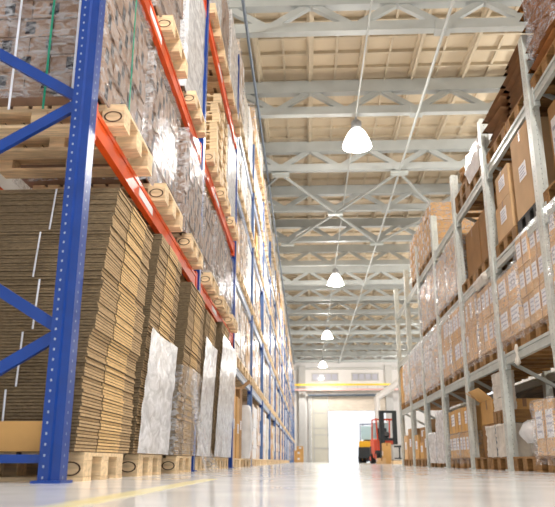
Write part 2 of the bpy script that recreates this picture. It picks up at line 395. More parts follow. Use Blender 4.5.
# ------------------------------------------------------------------ film sleeve
def film_sleeve(x0,x1,y0,y1,z0,z1,amp=.015,seed=1,nx=6,ny=10,nz=12,top=True,bag=0):
    rr=random.Random(seed); m=MB(); vs={}; 
    def P(p):
        k=tuple(round(q,4) for q in p)
        if k not in vs:
            c=((x0+x1)/2,(y0+y1)/2); t=(p[2]-z0)/(z1-z0)
            s=1+bag*math.sin(PI*t)
            vs[k]=(c[0]+(p[0]-c[0])*s+rr.uniform(0,amp)*(1 if p[0]>c[0] else -1),c[1]+(p[1]-c[1])*s+rr.uniform(0,amp)*(1 if p[1]>c[1] else -1),p[2]+rr.uniform(-.3,.3)*amp)
        return vs[k]
    def grid(f,a,b):
        for i in range(a):
            for j in range(b):
                m.add([P(f(i/a,j/b)),P(f((i+1)/a,j/b)),P(f((i+1)/a,(j+1)/b)),P(f(i/a,(j+1)/b))],[(0,1,2,3)],0,True)
    lx=lambda u:x0+(x1-x0)*u; ly=lambda u:y0+(y1-y0)*u; lz=lambda u:z0+(z1-z0)*u
    grid(lambda u,v:(x1,ly(u),lz(v)),ny,nz); grid(lambda u,v:(x0,ly(u),lz(v)),ny,nz)
    grid(lambda u,v:(lx(u),y0,lz(v)),nx,nz); grid(lambda u,v:(lx(u),y1,lz(v)),nx,nz)
    if top: grid(lambda u,v:(lx(u),ly(v),z1),nx,ny)
    return m
def welded(m,name,mm,parent,smooth=True):
    o=m.build(name,mm,parent)
    bm=bmesh.new(); bm.from_mesh(o.data); bmesh.ops.remove_doubles(bm,verts=bm.verts,dist=.0004); bmesh.ops.recalc_face_normals(bm,faces=bm.faces); bm.to_mesh(o.data); bm.free()
    return o

# ------------------------------------------------------------------ LEFT, section one, floor: cardboard bundles
def lean(z): 
    t=max(0,(z-.15)/1.6); return .04*t, .30*t**1.4
def bundle(x,y0,L,D,z0,n,th,mats,seed,leanon=True,jit=.006):
    rr=random.Random(seed); m=MB(); off=(rr.uniform(-.008,.008),rr.uniform(-.01,.01))
    for k in range(n):
        z=z0+k*th; lx,ly=lean(z) if leanon else (0,0)
        jx,jy=rr.uniform(-jit,jit)+off[0],rr.uniform(-jit,jit)+off[1]
        a=y0+ly+jy+ (lean(z)[1]*.35 if leanon else 0); b=y0+L+ly*.85+jy; X=lx+jx
        g=.0022
        c1,c2=a+(b-a)*.33,a+(b-a)*.74
        #            -z +z -y +y -x +x
        m.box(-D+jx,X,a,c1,z+g,z+th-g,mats=(0,0,0,0,0,1))
        m.box(-D+jx,X+.006,c1,c2,z+g,z+th-g,mats=(0,0,0,0,0,2))
        m.box(-D+jx,X-.002,c2,b,z+g,z+th-g,mats=(0,0,0,0,0,1))
        m.box(-D+jx+.02,X-.012,a+.012,b-.012,z-g,z+g,3)
    
    return m
def stack(idx,x,y0,L,nb,ns,th,where,D=.98):
    z=.146
    for b in range(nb):
        n=ns
        m=bundle(x,y0,L,D,z,n,th,None,idx*10+b)
        t=thing('cardboard_bundle','flat folded cardboard bundle, %s, %s'%(('lowest','second up','third up','fourth up','fifth up','topmost')[b if b<nb-1 else 5],where),'cardboard bundle',(x,0,0),0,'flat cardboard bundles on the left floor pallets')
        m.build('cardboard_sheets',[M['cedge'],M['cface'],M['clight'],M['cgap']],t)
        if idx==0:
            lx,ly=lean(z); ly2=lean(z+n*th)[1]
            for sx in (-.36+.03*(b%3),-.80+.03*((b+1)%3)):
                s=MB(); ya=y0+ly*1.35-.02
                s.bar((sx,ya,z+.01),(sx-.02,y0+ly2*1.35-.022,z+n*th-.005),.009,.004,up=(0,1,0))
                s.build('strap',M['strap'],t)
        z+=n*th
    return z
SN=['first left stack by the near blue post','second left stack from the near post','third left stack, before the middle post','left stack just past the middle post','second left stack past the middle post','last left stack before the pale beams']
S=[(-1.16,3.54,1.10,5,18,.0172),(-1.16,4.76,1.06,5,19,.0176),(-1.12,5.98,1.05,5,18,.0176),(-1.2,7.56,1.05,5,19,.0174),(-1.17,8.78,1.05,5,19,.0185),(-1.2,9.95,1.0,5,18,.018)]
tops=[]
for i,(x,y0,L,nb,ns,th) in enumerate(S):
    put(PW,PWused,(x+.01,y0+L/2,0),0,'stamped wooden pallet under the %s'%SN[i],'stamped wooden pallets on the left floor')
    tops.append(stack(i,x,y0,L,nb,ns,th,SN[i]))
# film around some of the stacks (rests against them, a thing of its own)
def film_cover(i,z0,z1,mm,label,x1=.05,seed=3,amp=.010):
    x,y0,L,*_=S[i]
    t=thing('stretch_film_wrap',label,'plastic film',(x,y0+L/2,z0))
    m=MB(); rr=random.Random(seed)
    ny,nz,nx=14,16,6; H=z1-z0
    def pt(side,u,v):
        z=v*H; lx,ly=lean(z+z0); w=rr.uniform(0,amp)
        if side=='a': return (x1*.6+lx+w,-L/2+.0+ly*1.2+L*u*(1-.04*v),z+ (math.sin(u*5+seed)*.012 if v==1 else 0))
        return (-.98+(1.0+x1*.5)*u,-L/2-.025-w+ly*1.2,z+(math.sin(u*6)*.03 if v==1 else 0))
    for side,nu in ((('a',ny),) if mm=='filmh' else (('a',ny),('b',nx))):
        g=[[pt(side,a/nu,b/nz) for b in range(nz+1)] for a in range(nu+1)]
        for a in range(nu):
            for b in range(nz): m.add([g[a][b],g[a+1][b],g[a+1][b+1],g[a][b+1]],[(0,1,2,3)],0,True)
    welded(m,'film_sheet',M[mm],t); return t
film_cover(1,.15,1.02,'filmh','white stretch film around the lower half of the second cardboard stack',seed=3)
film_cover(2,.15,.92,'film','bluish clear stretch film around the lower half of the third cardboard stack',seed=5)
film_cover(3,.15,1.45,'filmh','white stretch film around the cardboard stack past the middle post',seed=8)
film_cover(4,.15,1.72,'filmh','tall white stretch film around the second stack past the middle post',seed=11)
film_cover(5,.15,1.75,'filmh','white stretch film around the last stack before the pale beams',seed=12)
# loose film sheet draping to the floor
t=thing('loose_film_sheet','loose clear film sheet hanging down to the floor by the middle blue post','plastic film',(-1.1,6.9,0))
m=MB(); g=[]
for i in range(13):
    row=[]
    for j in range(15):
        v=j/14; u=i/12
        wdt=.12+.95*(1-v)**1.3
        row.append((.03+.16*(1-v)**2+.025*math.sin(i*1.3+j*.3),-.55+.25*v+u*wdt,.01+.9*v+.0))
    g.append(row)
for i in range(12):
    for j in range(14): m.add([g[i][j],g[i+1][j],g[i+1][j+1],g[i][j+1]],[(0,1,2,3)],0,True)
welded(m,'film_sheet',M['film'],t)

# ------------------------------------------------------------------ package loads (left upper levels)
def package_load(label,loc,L,D,H,seed,tier=.125,unit=.27,mm='cardg',straps=False,fm='film',group=None,slot=True,amp=.018,rz=0):
    rr=random.Random(seed); t=thing('wrapped_pallet_load',label,'wrapped load',loc,rz,group)
    nt=max(1,round(H/tier)); th=H/nt
    for k in range(nt):
        m=MB(); off=(k%2)*unit/2; z=k*th
        def run(a,b,fn):
            q=a-off
            while q<b-.01:
                s=max(a,q); e=min(b,q+unit)
                if e-s>.04: fn(s,e)
                q+=unit
        jx=rr.uniform(-.012,.012)
        def fa(s,e):
            j=rr.uniform(-.014,.006)+jx
            m.box(-.3,j,s+.004,e-.004,z+.003,z+th-.004)
            if slot and e-s>.2: m.box(j,j+.002,(s+e)/2-.034,(s+e)/2+.026,z+.012,z+th-.02,1)
        run(-L/2,L/2,fa)
        def fb(s,e):
            j=rr.uniform(-.014,.006)
            m.box(s+.004,e-.004,-L/2-.004-j,-L/2+.24,z+.003,z+th-.004)
            if slot and e-s>.2: m.box((s+e)/2-.034,(s+e)/2+.026,-L/2-.006-j,-L/2-.004-j,z+.02,z+th-.02,1)
        run(-D,-.02,fb)
        m.box(-D+.03,-.05,-L/2+.05,L/2-.01,z+.002,z+th-.002,0)
        m.build('package_layer',[M[mm],M['dark']],t)
    welded(film_sleeve(-D-.02,.02,-L/2-.02,L/2+.02,-.05,H+.01,amp,seed),'stretch_film',M[fm],t)
    if straps:
        for sx,mt_ in ((-.50,'strap'),(-.30,'green'),(-.14,'strap')):
            MB().box(sx,sx+.012,-L/2-.05,-L/2-.045,-.14,H).build('strap',M[mt_],t)
        MB().box(.045,.05,-.05,-.038,-.14,H).build('strap',M['green'],t)
    return t
L1='on lowest orange beam'; L2='on second orange beam'; L3='on top orange beam'
def lv(bay_y,n,i,span): return bay_y+span*(i+.5)/n
lab1=['at the near post, with green strap','second from near post','just before middle post','just past middle post','second past middle post','last before the pale beams']
k=0
for bay in range(2):
    a,b=LY[bay]+.1,LY[bay+1]-.1
    for i in range(3):
        yc=lv(a,3,i,b-a); q=bay*3+i
        # level one: pallet and load
        put(PW,PWused,(-1.08,yc,2.03),0,'pale wooden pallet %s, %s'%(L1,lab1[q].replace(', with green strap','')),'pallets on the lowest orange beams')
        package_load('grey brown wrapped package load %s, %s'%(L1,lab1[q]),(-1.20 if q!=2 else -1.13,yc,2.175),1.12,.98,[1.12,1.08,1.0,1.0,1.1,1.05][q],20+q,straps=(q==0),fm='film',amp=.014 if q else .008)
        # level two
        if q==5:
            pass
        put(PW,PWused,(-1.09,yc,3.55),0,'wooden pallet %s, %s'%(L2,lab1[q].replace(', with green strap','')),'pallets on the second orange beams')
        if q==3: pass
        elif q!=4:
            package_load('pale brown wrapped load %s, %s'%(L2,lab1[q].replace(', with green strap','')),(-1.20,yc,3.695),1.12,.98,[1.5,1.55,1.6,1.5,1.1,1.45][q],40+q,tier=.16,fm='filmh' if q in(2,5) else 'film',slot=False,amp=.014)
        else:
            for s in range(9):
                put(PS,PSused,(-1.17+R.uniform(-.02,.02),yc-.05,3.697+.146*(s)),R.uniform(-.02,.02),'empty wooden pallet in tall pile %s, %s'%(L2,'topmost' if s==8 else ('lowest' if s==0 else ORD[s]+' from the bottom')),'empty pallets piled on the second orange beam')
        put(PS,PSused,(-1.1,yc,5.5),0,'wooden pallet %s, %s'%(L3,lab1[q].replace(', with green strap','')),'pallets on the top orange beams')
        package_load('pale wrapped load high up %s, %s'%(L3,lab1[q].replace(', with green strap','')),(-1.20,yc,5.645),1.12,.98,[1.6,1.5,1.7,1.65,1.5,1.6][q],60+q,tier=.3,unit=.38,mm='card' if q%2 else 'cardg',fm='filmh' if q%2 else 'film',slot=False,amp=.016)

# ------------------------------------------------------------------ LEFT, long rack: prototypes for loads
def carton_mesh(L,D,H,ny,nz,mm,seed,labels=True,gap=.006,extra=None):
    rr=random.Random(seed); m=MB(); mats=[M[mm],M['paper'],M['tape'],M['dark']]
    for a in range(ny):
        for b in range(nz):
            y=-L/2+L*a/ny; z=H*b/nz; j=rr.uniform(-.02,.012)
            m.box(-D,j,y+gap,y+L/ny-gap,z+gap/2,z+H/nz-gap/2,0)
            if labels and rr.random()<.75:
                c=y+L/ny*.5; w=L/ny*.22; h=H/nz
                m.box(j,j+.002,c-w,c+w,z+h*.35,z+h*.8,1)
                m.box(-D+.1,-D+.3,y+gap-.002,y+gap,z+h*.35,z+h*.75,1)
    return m.mesh('wrapped_pallet_load',mats)
LM=[('wrapped carton load',carton_mesh(1.14,.98,1.15,3,4,'cards',1)),
    ('plain brown carton load',carton_mesh(1.10,.95,1.05,2,3,'card',2,True)),
    ('white plastic wrapped load',carton_mesh(1.14,.98,1.2,1,5,'white',3,False)),
    ('many labelled wrapped load',carton_mesh(1.12,.96,1.1,4,7,'cards',4)),
    ('dark brown carton load',carton_mesh(1.08,.92,.9,2,2,'cardo',5,True)),
    ('milky film wrapped load',carton_mesh(1.12,.98,1.15,2,4,'whitem',6,False))]
fl=welded(film_sleeve(-1.0,.012,-.58,.58,-.02,1.16,.012,77),'stretch_film',M['film'],None); flm=fl.data; bpy.data.objects.remove(fl)
LVN=['floor','first shelf','second shelf','third shelf','fourth shelf','rack top']
POS=['nearest','middle','farthest']
hts=[1.28,1.2,1.25,1.0,1.05,1.1]
rr=random.Random(99)
for bay in range(14):
    a,b=LY2[bay]+.08,LY2[bay+1]-.08
    for lvl,z in enumerate([0]+LV+[7.2]):
        if lvl==5 and bay==0: continue
        for i in range(3):
            yc=a+(b-a)*(i+.5)/3
            r_=rr.random()
            kind=(0 if r_<.28 else 1 if r_<.45 else 2 if r_<.62 else 3 if r_<.78 else 4 if r_<.86 else 5)
            if lvl==0 and bay==0: continue
            nm,me=LM[kind]
            wh='%s, %s of three in bay %d beyond the orange beams'%(LVN[lvl],POS[i],bay+1)
            if bay<9 or lvl in (1,3,5):
                put(PS,PSused,(-1.14,yc,z),0,'pallet in long left rack, %s, %s bay, %s of three'%(LVN[lvl],ORD[bay],POS[i]),'pallets of the long left rack')
            o=bpy.data.objects.new('wrapped_pallet_load',me); C.objects.link(o)
            o.location=(-1.205+rr.uniform(-.03,.02),yc,z+.144); o.scale=(1,rr.uniform(.94,1.0),(1.5 if lvl==4 and bay==0 else hts[lvl])/1.15*rr.uniform(.86,1.03))
            tag(o,'%s in long left rack, %s, %s bay, %s of three'%(nm,LVN[lvl],ORD[bay],POS[i]),'pallet load','loads stored in the long left rack')
            if kind in (0,3,5,1) and bay<4 and lvl:
                f=bpy.data.objects.new('stretch_film',flm); C.objects.link(f); f.parent=o
# top shelf beams for the goods stored above the posts
# floor of its first bay: tall brown cartons, a wrapped bundle, open box
def carton(label,loc,L,D,H,mm='card',rz=0,lab=True,group=None,name='cardboard_carton',flap=False,tone=None):
    t=thing(name,label,'carton',loc,rz,group)
    MB().box(-D,0,-L/2,L/2,0,H).build('carton_body',M[mm],t,bevel=.006)
    m=MB(); m.box(-D-.001,.0015,-.025,.025,H-.12,H+.0015)
    m.box(-D/2-.025,-D/2+.025,-L/2-.0015,L/2+.0015,H-.10,H+.0018)
    m.build('parcel_tape',M['tape'],t)
    if lab:
        w=min(.11,L*.26); h=min(.16,H*.4)
        for (fx) in (0,):
            q=MB(); q.box(0,.003,-w,w,H*.4,H*.4+h,0)
            for s in range(4): q.box(.003,.004,-w*.8,w*(.8-.3*(s%2)),H*.4+h*(.15+.2*s),H*.4+h*(.22+.2*s),1)
            q.build('shipping_label',[M['paper'],M['ink']],t)
        q=MB(); q.box(-D/2-w*.9,-D/2+w*.9,-L/2-.003,-L/2,H*.4,H*.4+h); q.build('shipping_label',M['paper'],t)
    if flap:
        m=MB(); m.bar((0,-L/2,H),(.18,-L/2,H+.12),.01,.01); 
        m.add([(0,-L/2,H),(0,L/2,H),(.16,L/2,H+.13),(.16,-L/2,H+.13)],[(0,1,2,3)]); m.add([(-D,-L/2,H),(0,-L/2,H),(0,-L/2-.14,H-.05),(-D,-L/2-.14,H-.05)],[(0,1,2,3)])
        o=m.build('flap',M[mm],t); s=o.modifiers.new('s','SOLIDIFY'); s.thickness=.006
    return t
put(PS,PSused,(-1.17,11.95,0),0,'wooden pallet on the floor under the tall narrow cartons, first pale beam bay','pallets of the long left rack')
carton('tall narrow brown carton on the floor just past the white wrapped stacks',(-1.2,11.65,.144),.42,.9,1.15,'card')
carton('tall ochre carton standing just behind the first tall narrow one',(-1.18,12.15,.144),.46,.9,1.0,'cardo')
put(PS,PSused,(-1.17,13.1,0),0,'wooden pallet on the floor under a white bundle, first pale beam bay','pallets of the long left rack')
carton('tall brown carton with torn top beside the white bundle',(-1.2,12.85,.144),.42,.9,1.22,'cardd',flap=True)
t=thing('wrapped_bundle','white film wrapped bundle standing on the left floor past the cartons','wrapped load',(-1.1,13.45,.144))
welded(film_sleeve(-.6,.0,-.2,.2,0,.95,.02,31,bag=.12),'wrapped_body',M['white'],t)
put(PS,PSused,(-1.17,14.3,0),0,'wooden pallet on the floor under small cartons, first pale beam bay','pallets of the long left rack')
carton('small brown carton low on the left floor pallet, below the tilted box',(-1.12,14.15,.144),.5,.6,.34,'cardd')
carton('pale carton lying tilted on the small brown carton at left',(-1.16,14.2,.486),.42,.55,.3,'card',rz=.3)
# tilted white sheet
# end-of-aisle carton pile (left)
for z,h,s in ((0,.5,.42),(.5,.48,.40),(.98,.36,.3)):
    carton('brown carton at far end of aisle by left rack, %s of three'%('bottom' if z==0 else 'middle' if z<.9 else 'top'),(-.38,63.6,z),.7,.85 if z<.9 else .6,h,'cardo',lab=True,group='carton pile at the far end of the aisle')
# big plywood underside board on first shelf near connector

# ------------------------------------------------------------------ RIGHT rack
XA=2.2
def rp(y,z,label,small=False,dx=0,D=None):
    put(PR,PRused,(XA+dx,y,z),PI,label,'pallets of the right aisle rack')
def rload(label,y,z,L,D,H,ny,nz,mm='card',fm='filml',seed=1,lab=True,dx=0,loose=None):
    """cartons wrapped together in film on a pallet: one thing"""
    t=thing('wrapped_carton_load',label,'carton load',(XA+dx,y,z),PI)
    r2=random.Random(seed)
    for b in range(nz):
        for a in range(ny):
            w=L/ny; h=H/nz; j=r2.uniform(-.012,.012)
            yy=-L/2+w*(a+.5)
            o=MB().box(-D/2,j,-w/2+.004,w/2-.004,.002,h-.003).build('carton',M[mm],t,loc=(0,yy,b*h),bevel=.004)
            if lab:
                for s in ((-.26,.26) if w>.3 else (0,)):
                    if r2.random()<.85:
                        q=MB(); lw=w*.17; q.box(j,j+.003,s*w*1.0-lw,s*w+lw,h*.32,h*.82,0)
                        for e in range(3): q.box(j+.003,j+.004,s*w-lw*.8,s*w+lw*.7,h*(.42+.13*e),h*(.46+.13*e),1)
                        q.build('shipping_label',[M['paper'],M['ink']],o)
            MB().box(j,j+.0015,-.012+w*.0,.012,.004,h-.004).build('tape',M['tape'],o)
        MB().box(-D,-D/2-.002,-L/2,L/2,b*h+.002,b*h+h-.003).build('carton',M[mm],t,bevel=.004)
    if fm: welded(film_sleeve(-D-.015,.018,-L/2-.012,L/2+.012,-.08,H+.012,.018,seed),'stretch_film',M[fm],t)
    return t
bay=lambda i:(RY[i]+.06,RY[i+1]-.06)
# first shelf, z 1.23
z=1.23
spec=[(0,0,.95,2,3,'card','filml'),(0,1,.92,2,3,'card','film'),(1,0,.93,2,3,'card','filml'),(1,1,.72,1,2,'card','film'),(2,0,.78,2,2,'card','film'),(2,1,.84,3,2,'card','film'),
      (3,0,.86,2,2,'cardo','film'),(3,1,.9,2,2,'card','film'),(4,0,.92,2,2,'card','filmw'),(4,1,.92,2,1,'card','filmw'),(5,0,.92,2,2,'card','filmw'),(5,1,.9,1,2,'card','filmw'),(6,0,.8,1,2,'card','filmw'),(6,1,.82,1,1,'cardo',None)]
WB=['before the nearest post','between first and second posts','between second and third posts','between third and fourth posts','between fourth and fifth posts','between fifth and sixth posts','between the last two posts']
for i,j,H,ny,nz,mm,fm in spec:
    a,b=bay(i); w=(b-a)/2; yc=a+w*(j+.5); nf='nearer' if j==0 else 'farther'
    rp(yc,z,'wooden pallet on lowest right shelf, %s one %s'%(nf,WB[i]))
    rload('labelled filmed cartons, lowest right shelf, %s, %s'%(nf,WB[i]),yc,z+.144,w-.03,.95,H,ny,nz,mm,fm,100+i*2+j)
# milky bag on top of one load, loose film tail
t=thing('plastic_bundle','crumpled milky plastic bundle on top of cartons, lowest right shelf','plastic film',(XA+.25,8.0+.55,1.23+.144+.80))
welded(film_sleeve(-.25,.25,-.2,.2,0,.16,.02,9,bag=.2),'film_body',M['whitem'],t)
t=thing('hanging_film_tail','twisted tail of plastic film hanging below the lowest right shelf','plastic film',(XA-.03,7.3,1.26))
m=MB(); m.lathe([(.012,0),(.024,-.05),(.009,-.11),(.022,-.15),(.034,-.19),(.008,-.22)],n=7); m.build('film_knot',M['whitem'],t)
# second shelf z 2.33
z=2.33
for j in range(2):
    a,b=bay(0); w=(b-a)/2; yc=a+w*(j+.5); nf='nearer' if j==0 else 'farther'
    rp(yc,z,'wooden pallet on the middle right shelf, %s one beside the nearest visible post'%nf)
    rload('large cartons on the middle right shelf, %s pile beside the nearest visible post'%nf,yc,z+.144,w-.03,.8,.86,1,1,'cardd',None,200+j,dx=.12)
t=pallet_simple(.66,.9,'woodb',6); t.location=(XA,6.62,z); t.rotation_euler=(0,0,PI); t['label']='black pallet on the middle right shelf under the tall pale carton'
carton('tall pale brown carton on a black pallet on the middle right shelf',(XA+.0,6.62,z+.144),.62,.85,.88,'card',rz=PI)
rp(7.43,z,'wooden pallet on the middle right shelf under two stacked cartons')
carton('lower of two stacked cartons on the middle right shelf, behind the tall pale carton',(XA,7.4,z+.144),.6,.85,.4,'card',rz=PI)
carton('upper of two stacked cartons on the middle right shelf, behind the tall pale carton',(XA,7.36,z+.546),.5,.8,.34,'card',rz=PI)
for j,(mm,H,n) in enumerate((('cardd',.74,1),('cardd',.72,1))):
    a,b=bay(2); w=(b-a)/2; yc=a+w*(j+.5); nf='nearer' if j==0 else 'farther'
    rp(yc,z,'wooden pallet on the middle right shelf under the big dark cartons, %s one'%nf)
    carton('big dark brown carton on the middle right shelf, %s of the two'%nf,(XA+.1,yc,z+.144),w-.03,.85,H,mm,rz=PI,lab=False)
for i in (3,4):
    for j in range(2):
        a,b=bay(i); w=(b-a)/2; yc=a+w*(j+.5); nf='nearer' if j==0 else 'farther'
        rp(yc,z,'wooden pallet on the middle right shelf, %s one %s'%(nf,WB[i]))
        rload('tall white filmed cartons, middle right shelf, %s, %s'%(nf,WB[i]),yc,z+.144,w-.06,.9,.82-.04*j,2,2,'card','filmw',230+2*i+j,lab=False)
# third shelf z 3.5
z=3.5
def sack_pile(label,x,y,z,L,D,n,h,mm,seed,amp=.05,name='paper_sack',lab2='',grp=None):
    r2=random.Random(seed)
    for k in range(n):
        t=thing(name,'%s, %s'%(label,'topmost' if k==n-1 else 'lowest' if k==0 else ORD[k]+' from the bottom'),'sack',(x+r2.uniform(-amp,amp),y+r2.uniform(-amp,amp),z+k*h),PI+r2.uniform(-.08,.08),grp)
        g=MB(); nx,ny=8,8; P=[]
        for sgn in (-1,1):
            for a in range(nx+1):
                for b in range(ny+1):
                    u,v=a/nx*2-1,b/ny*2-1; e=(1-u**4)*(1-v**4)
                    P.append((-D/2+u*D/2,v*L/2,h*.5+sgn*h*.5*(max(0,e)**.4)+0))
        for s in range(2):
            o_=s*(nx+1)*(ny+1)
            g.add(P,[(o_+a*(ny+1)+b,o_+(a+1)*(ny+1)+b,o_+(a+1)*(ny+1)+b+1,o_+a*(ny+1)+b+1) for a in range(nx) for b in range(ny)],0,True)
        welded(g,'sack_body',M[mm],t)
for j in range(2):
    a,b=bay(0); w=(b-a)/2; yc=a+w*(j+.5)
    rp(yc,z,'wooden pallet on the top right shelf under the brown sacks, %s one'%('nearer' if j==0 else 'farther'))
    sack_pile('brown paper sack, %s pile, top right shelf'%('nearer' if j==0 else 'farther'),XA-.02,yc-.03,z+.144,.74,.9,7 if j else 7,.115,'sack',300+j,.04,grp='brown sacks on the top right shelf')
    t=thing('plastic_cover','clear crinkled plastic over the %s sack pile on the top right shelf'%('nearer' if j==0 else 'farther'),'plastic film',(XA-.03,yc-.12,z+.15),PI)
    welded(film_sleeve(-.95,.03,-.28,.40,.05,.80,.03,33+j),'film_sheet',M['film'],t)
# folded brown sheets and rolls
rp(6.62,z,'wooden pallet on the top right shelf under the near layered brown pile')
sack_pile('brown sheet bundle, near pile, top right shelf',XA,6.6,z+.144,.66,.85,9,.07,'kraft',320,.03,name='folded_sheet_bundle',grp='folded sheet bundles on the top right shelf')
rp(7.47,z,'wooden pallet on the top right shelf under the farther layered brown pile')
sack_pile('brown sheet bundle, farther pile, top right shelf',XA,7.47,z+.144,.68,.85,5,.11,'kraft',340,.04,name='folded_sheet_bundle',grp='folded sheet bundles on the top right shelf')
rp(8.5,z,'wooden pallet on the top right shelf under the white bundle')
for s in range(2):
    rp(9.3,z+.146*s,'wooden pallet on the top right shelf under the coiled wood bundle, %s of two'%('lower' if s==0 else 'upper'))
t=thing('wrapped_bundle','white plastic wrapped bundle on a pallet on the top right shelf','wrapped load',(XA+.42,8.45,z+.146))
welded(film_sleeve(-.4,.4,-.35,.35,0,.42,.025,55,bag=.1),'wrapped_body',M['white'],t)
t=thing('coiled_wood_bundle','dark ragged coiled bundle on pallets on the top right shelf','bundle',(XA+.4,9.35,z+.29))
for k in range(7):
    m=MB(); r2=random.Random(k); zz=.03+.045*k
    pts=[(math.cos(a/14*2*PI)*(.33+r2.uniform(-.05,.05)),math.sin(a/14*2*PI)*(.32+r2.uniform(-.05,.05)),zz+r2.uniform(-.02,.03)) for a in range(14)]
    for a in range(14): m.tube(pts[a],pts[(a+1)%14],.035,n=6)
    m.build('coil',M['cardd'],t)
for i in (4,5):
    for j in range(2):
        a,b=bay(i); w=(b-a)/2; yc=a+w*(j+.5); nf='nearer' if j==0 else 'farther'
        if i==5 and j==1: continue
        rp(yc,z,'wooden pallet on the top right shelf, %s one %s'%(nf,WB[i]))
        rload('small white labelled cartons, top right shelf, %s, %s'%(nf,WB[i]),yc,z+.144,w-.03,.9,.82,3,5,'cardo','film',400+2*i+j)
tag(MB().box(-2.15,-1.27,0,.012,.145,.29).build('flattened_carton',M['cardo'],loc=(0,3.50,0)),'smooth tan flattened carton standing at the foot of the nearest stack','carton')
# ---- right floor
z=0
def gp(y,label,dx=0): put(PR,PRused,(XA+dx,y,0),PI,label,'pallets on the floor under the right rack')
gp(5.1,'wooden pallet on the right floor at the picture edge'); gp(5.85,'wooden pallet on the right floor under the big ochre carton')
carton('big carton on the right floor, partly out of the picture',(XA+.05,5.1,.144),.74,.9,.55,'cardo',rz=PI,lab=False)
carton('big ochre carton on the right floor at the picture edge, before the nearest post',(XA+.0,5.9,.144),.62,.85,.56,'cardo',rz=PI)
gp(6.72,'wooden pallet on the right floor under the tall filmed carton')
rload('tall filmed brown carton with one label on the right floor',6.75,.144,.56,.7,.5,1,1,'card','film',501)
gp(7.5,'wooden pallet on the right floor under the white bag')
t=thing('white_bag','round white plastic bag on the right floor between the first two visible posts','bag',(XA+.32,7.42,.144))
welded(film_sleeve(-.23,.23,-.2,.2,.13,.36,.014,61,bag=.25),'bag_body',M['white'],t)
welded(film_sleeve(-.2,.2,-.2,.2,0,.13,.012,62),'wrapped_base',M['whitem'],t)
for j,y in enumerate((8.35,8.85)):
    pass
gp(8.5,'wooden pallet on the right floor under the two wrapped grey loads')
t=thing('wrapped_pallet_load','pale wrapped double load on the right floor between second and third posts','wrapped load',(XA,8.5,.144),PI)
for s in (-1,1): welded(film_sleeve(-.45,0,-.43 if s<0 else .01,-.01 if s<0 else .43,0,.36,.02,70+s),'wrapped_block',M['whitem'],t)
MB().box(-.46,.01,-.012,.012,0,.365).build('blue_strip',M['steelb'],t)
o=pallet_simple(.52,.3,'woodd',3); o.location=(XA,8.32,.512); o.rotation_euler=(0,0,PI); o['label']='small pallet on top of the pale wrapped load on the right floor'
t=thing('wrapped_block_load','narrow grey wrapped block standing on a small pallet on the right floor stack','wrapped load',(XA+.02,8.32,.656),PI)
for k in range(3): welded(film_sleeve(-.11,0,-.24,.26,k*.145,k*.145+.143,.012,80+k),'wrapped_layer',M['whitem'],t)
gp(9.32,'wooden pallet on the right floor by the open carton')
carton('open ochre carton with raised flap on the right floor, behind the third post',(XA+.12,9.35,.144+.41),.62,.8,.3,'cardo',rz=PI,flap=True,lab=False)
carton('lower closed carton on the right floor beneath the open one',(XA+.12,9.35,.144),.66,.85,.405,'cardd',rz=PI,lab=False)
for j,y in enumerate((10.15,10.95)):
    nf='nearer' if j==0 else 'farther'
    gp(y,'wooden pallet on the right floor under the brown labelled pile, %s one'%nf)
    rload('lower brown carton pair with labels on the right floor, %s pile'%nf,y,.144,.74,.85,.34,2,1,'cardo','filml',510+j)
    rload('upper brown carton pair with labels on the right floor, %s pile'%nf,y,.49,.72,.85,.34,2,1,'cardo',None,520+j)
gp(11.95,'wooden pallet on the right floor under the white filmed tall load')
rload('white filmed tall carton load on the right floor between the fourth and fifth posts',11.98,.144,.6,.85,.74,1,2,'card','filmh',530,lab=False)
gp(12.8,'wooden pallet on the right floor under the low wrapped load')
rload('low wrapped carton load on the right floor by the fifth post',12.75,.144,.66,.85,.42,2,1,'card','filmh',531)
gp(13.8,'wooden pallet on the right floor under the leaning cartons'); gp(14.6,'wooden pallet on the right floor under small stacked cartons')
carton('brown carton leaning among others on the right floor past the fifth post',(XA+.02,13.6,.144),.42,.7,.5,'cardd',rz=PI+.15)
carton('small brown carton atop the leaning ones past the fifth post',(XA+.1,13.65,.65),.4,.6,.2,'card',rz=PI-.2)
carton('lower dark carton on the right floor, near the sixth post',(XA,14.1,.144),.4,.7,.3,'cardo',rz=PI)
carton('carton stacked above the lower dark one near the sixth post',(XA+.04,14.12,.447),.38,.7,.28,'cardd',rz=PI+.1)
carton('short carton on the right floor just behind the sixth post',(XA,14.75,.144),.46,.7,.46,'cardo',rz=PI)
gp(15.6,'wooden pallet on the right floor between the last two posts, nearer'); gp(16.4,'wooden pallet on the right floor between the last two posts, farther')
carton('brown carton on the right floor between the last two posts, nearer',(XA,15.6,.144),.6,.8,.62,'cardd',rz=PI)
carton('brown carton on the right floor between the last two posts, farther',(XA,16.35,.144),.5,.8,.5,'card',rz=PI)
# dark timber baulks behind the near right bays
for r_ in range(6):
    for c in range(3):
        o=MB().box(0,.3,0,3.7,0,.21).build('timber_baulk',M['timber'],loc=(3.45+c*.31+R.uniform(-.01,.01),9.2+R.uniform(-.1,.1),r_*.213),bevel=.006)
        tag(o,'dark timber baulk behind right rack, %s layer, %s'%(['floor','second','third','fourth','fifth','top'][r_],['nearest the aisle','middle','farthest from the aisle'][c]),'timber','dark timber baulks behind the right rack')
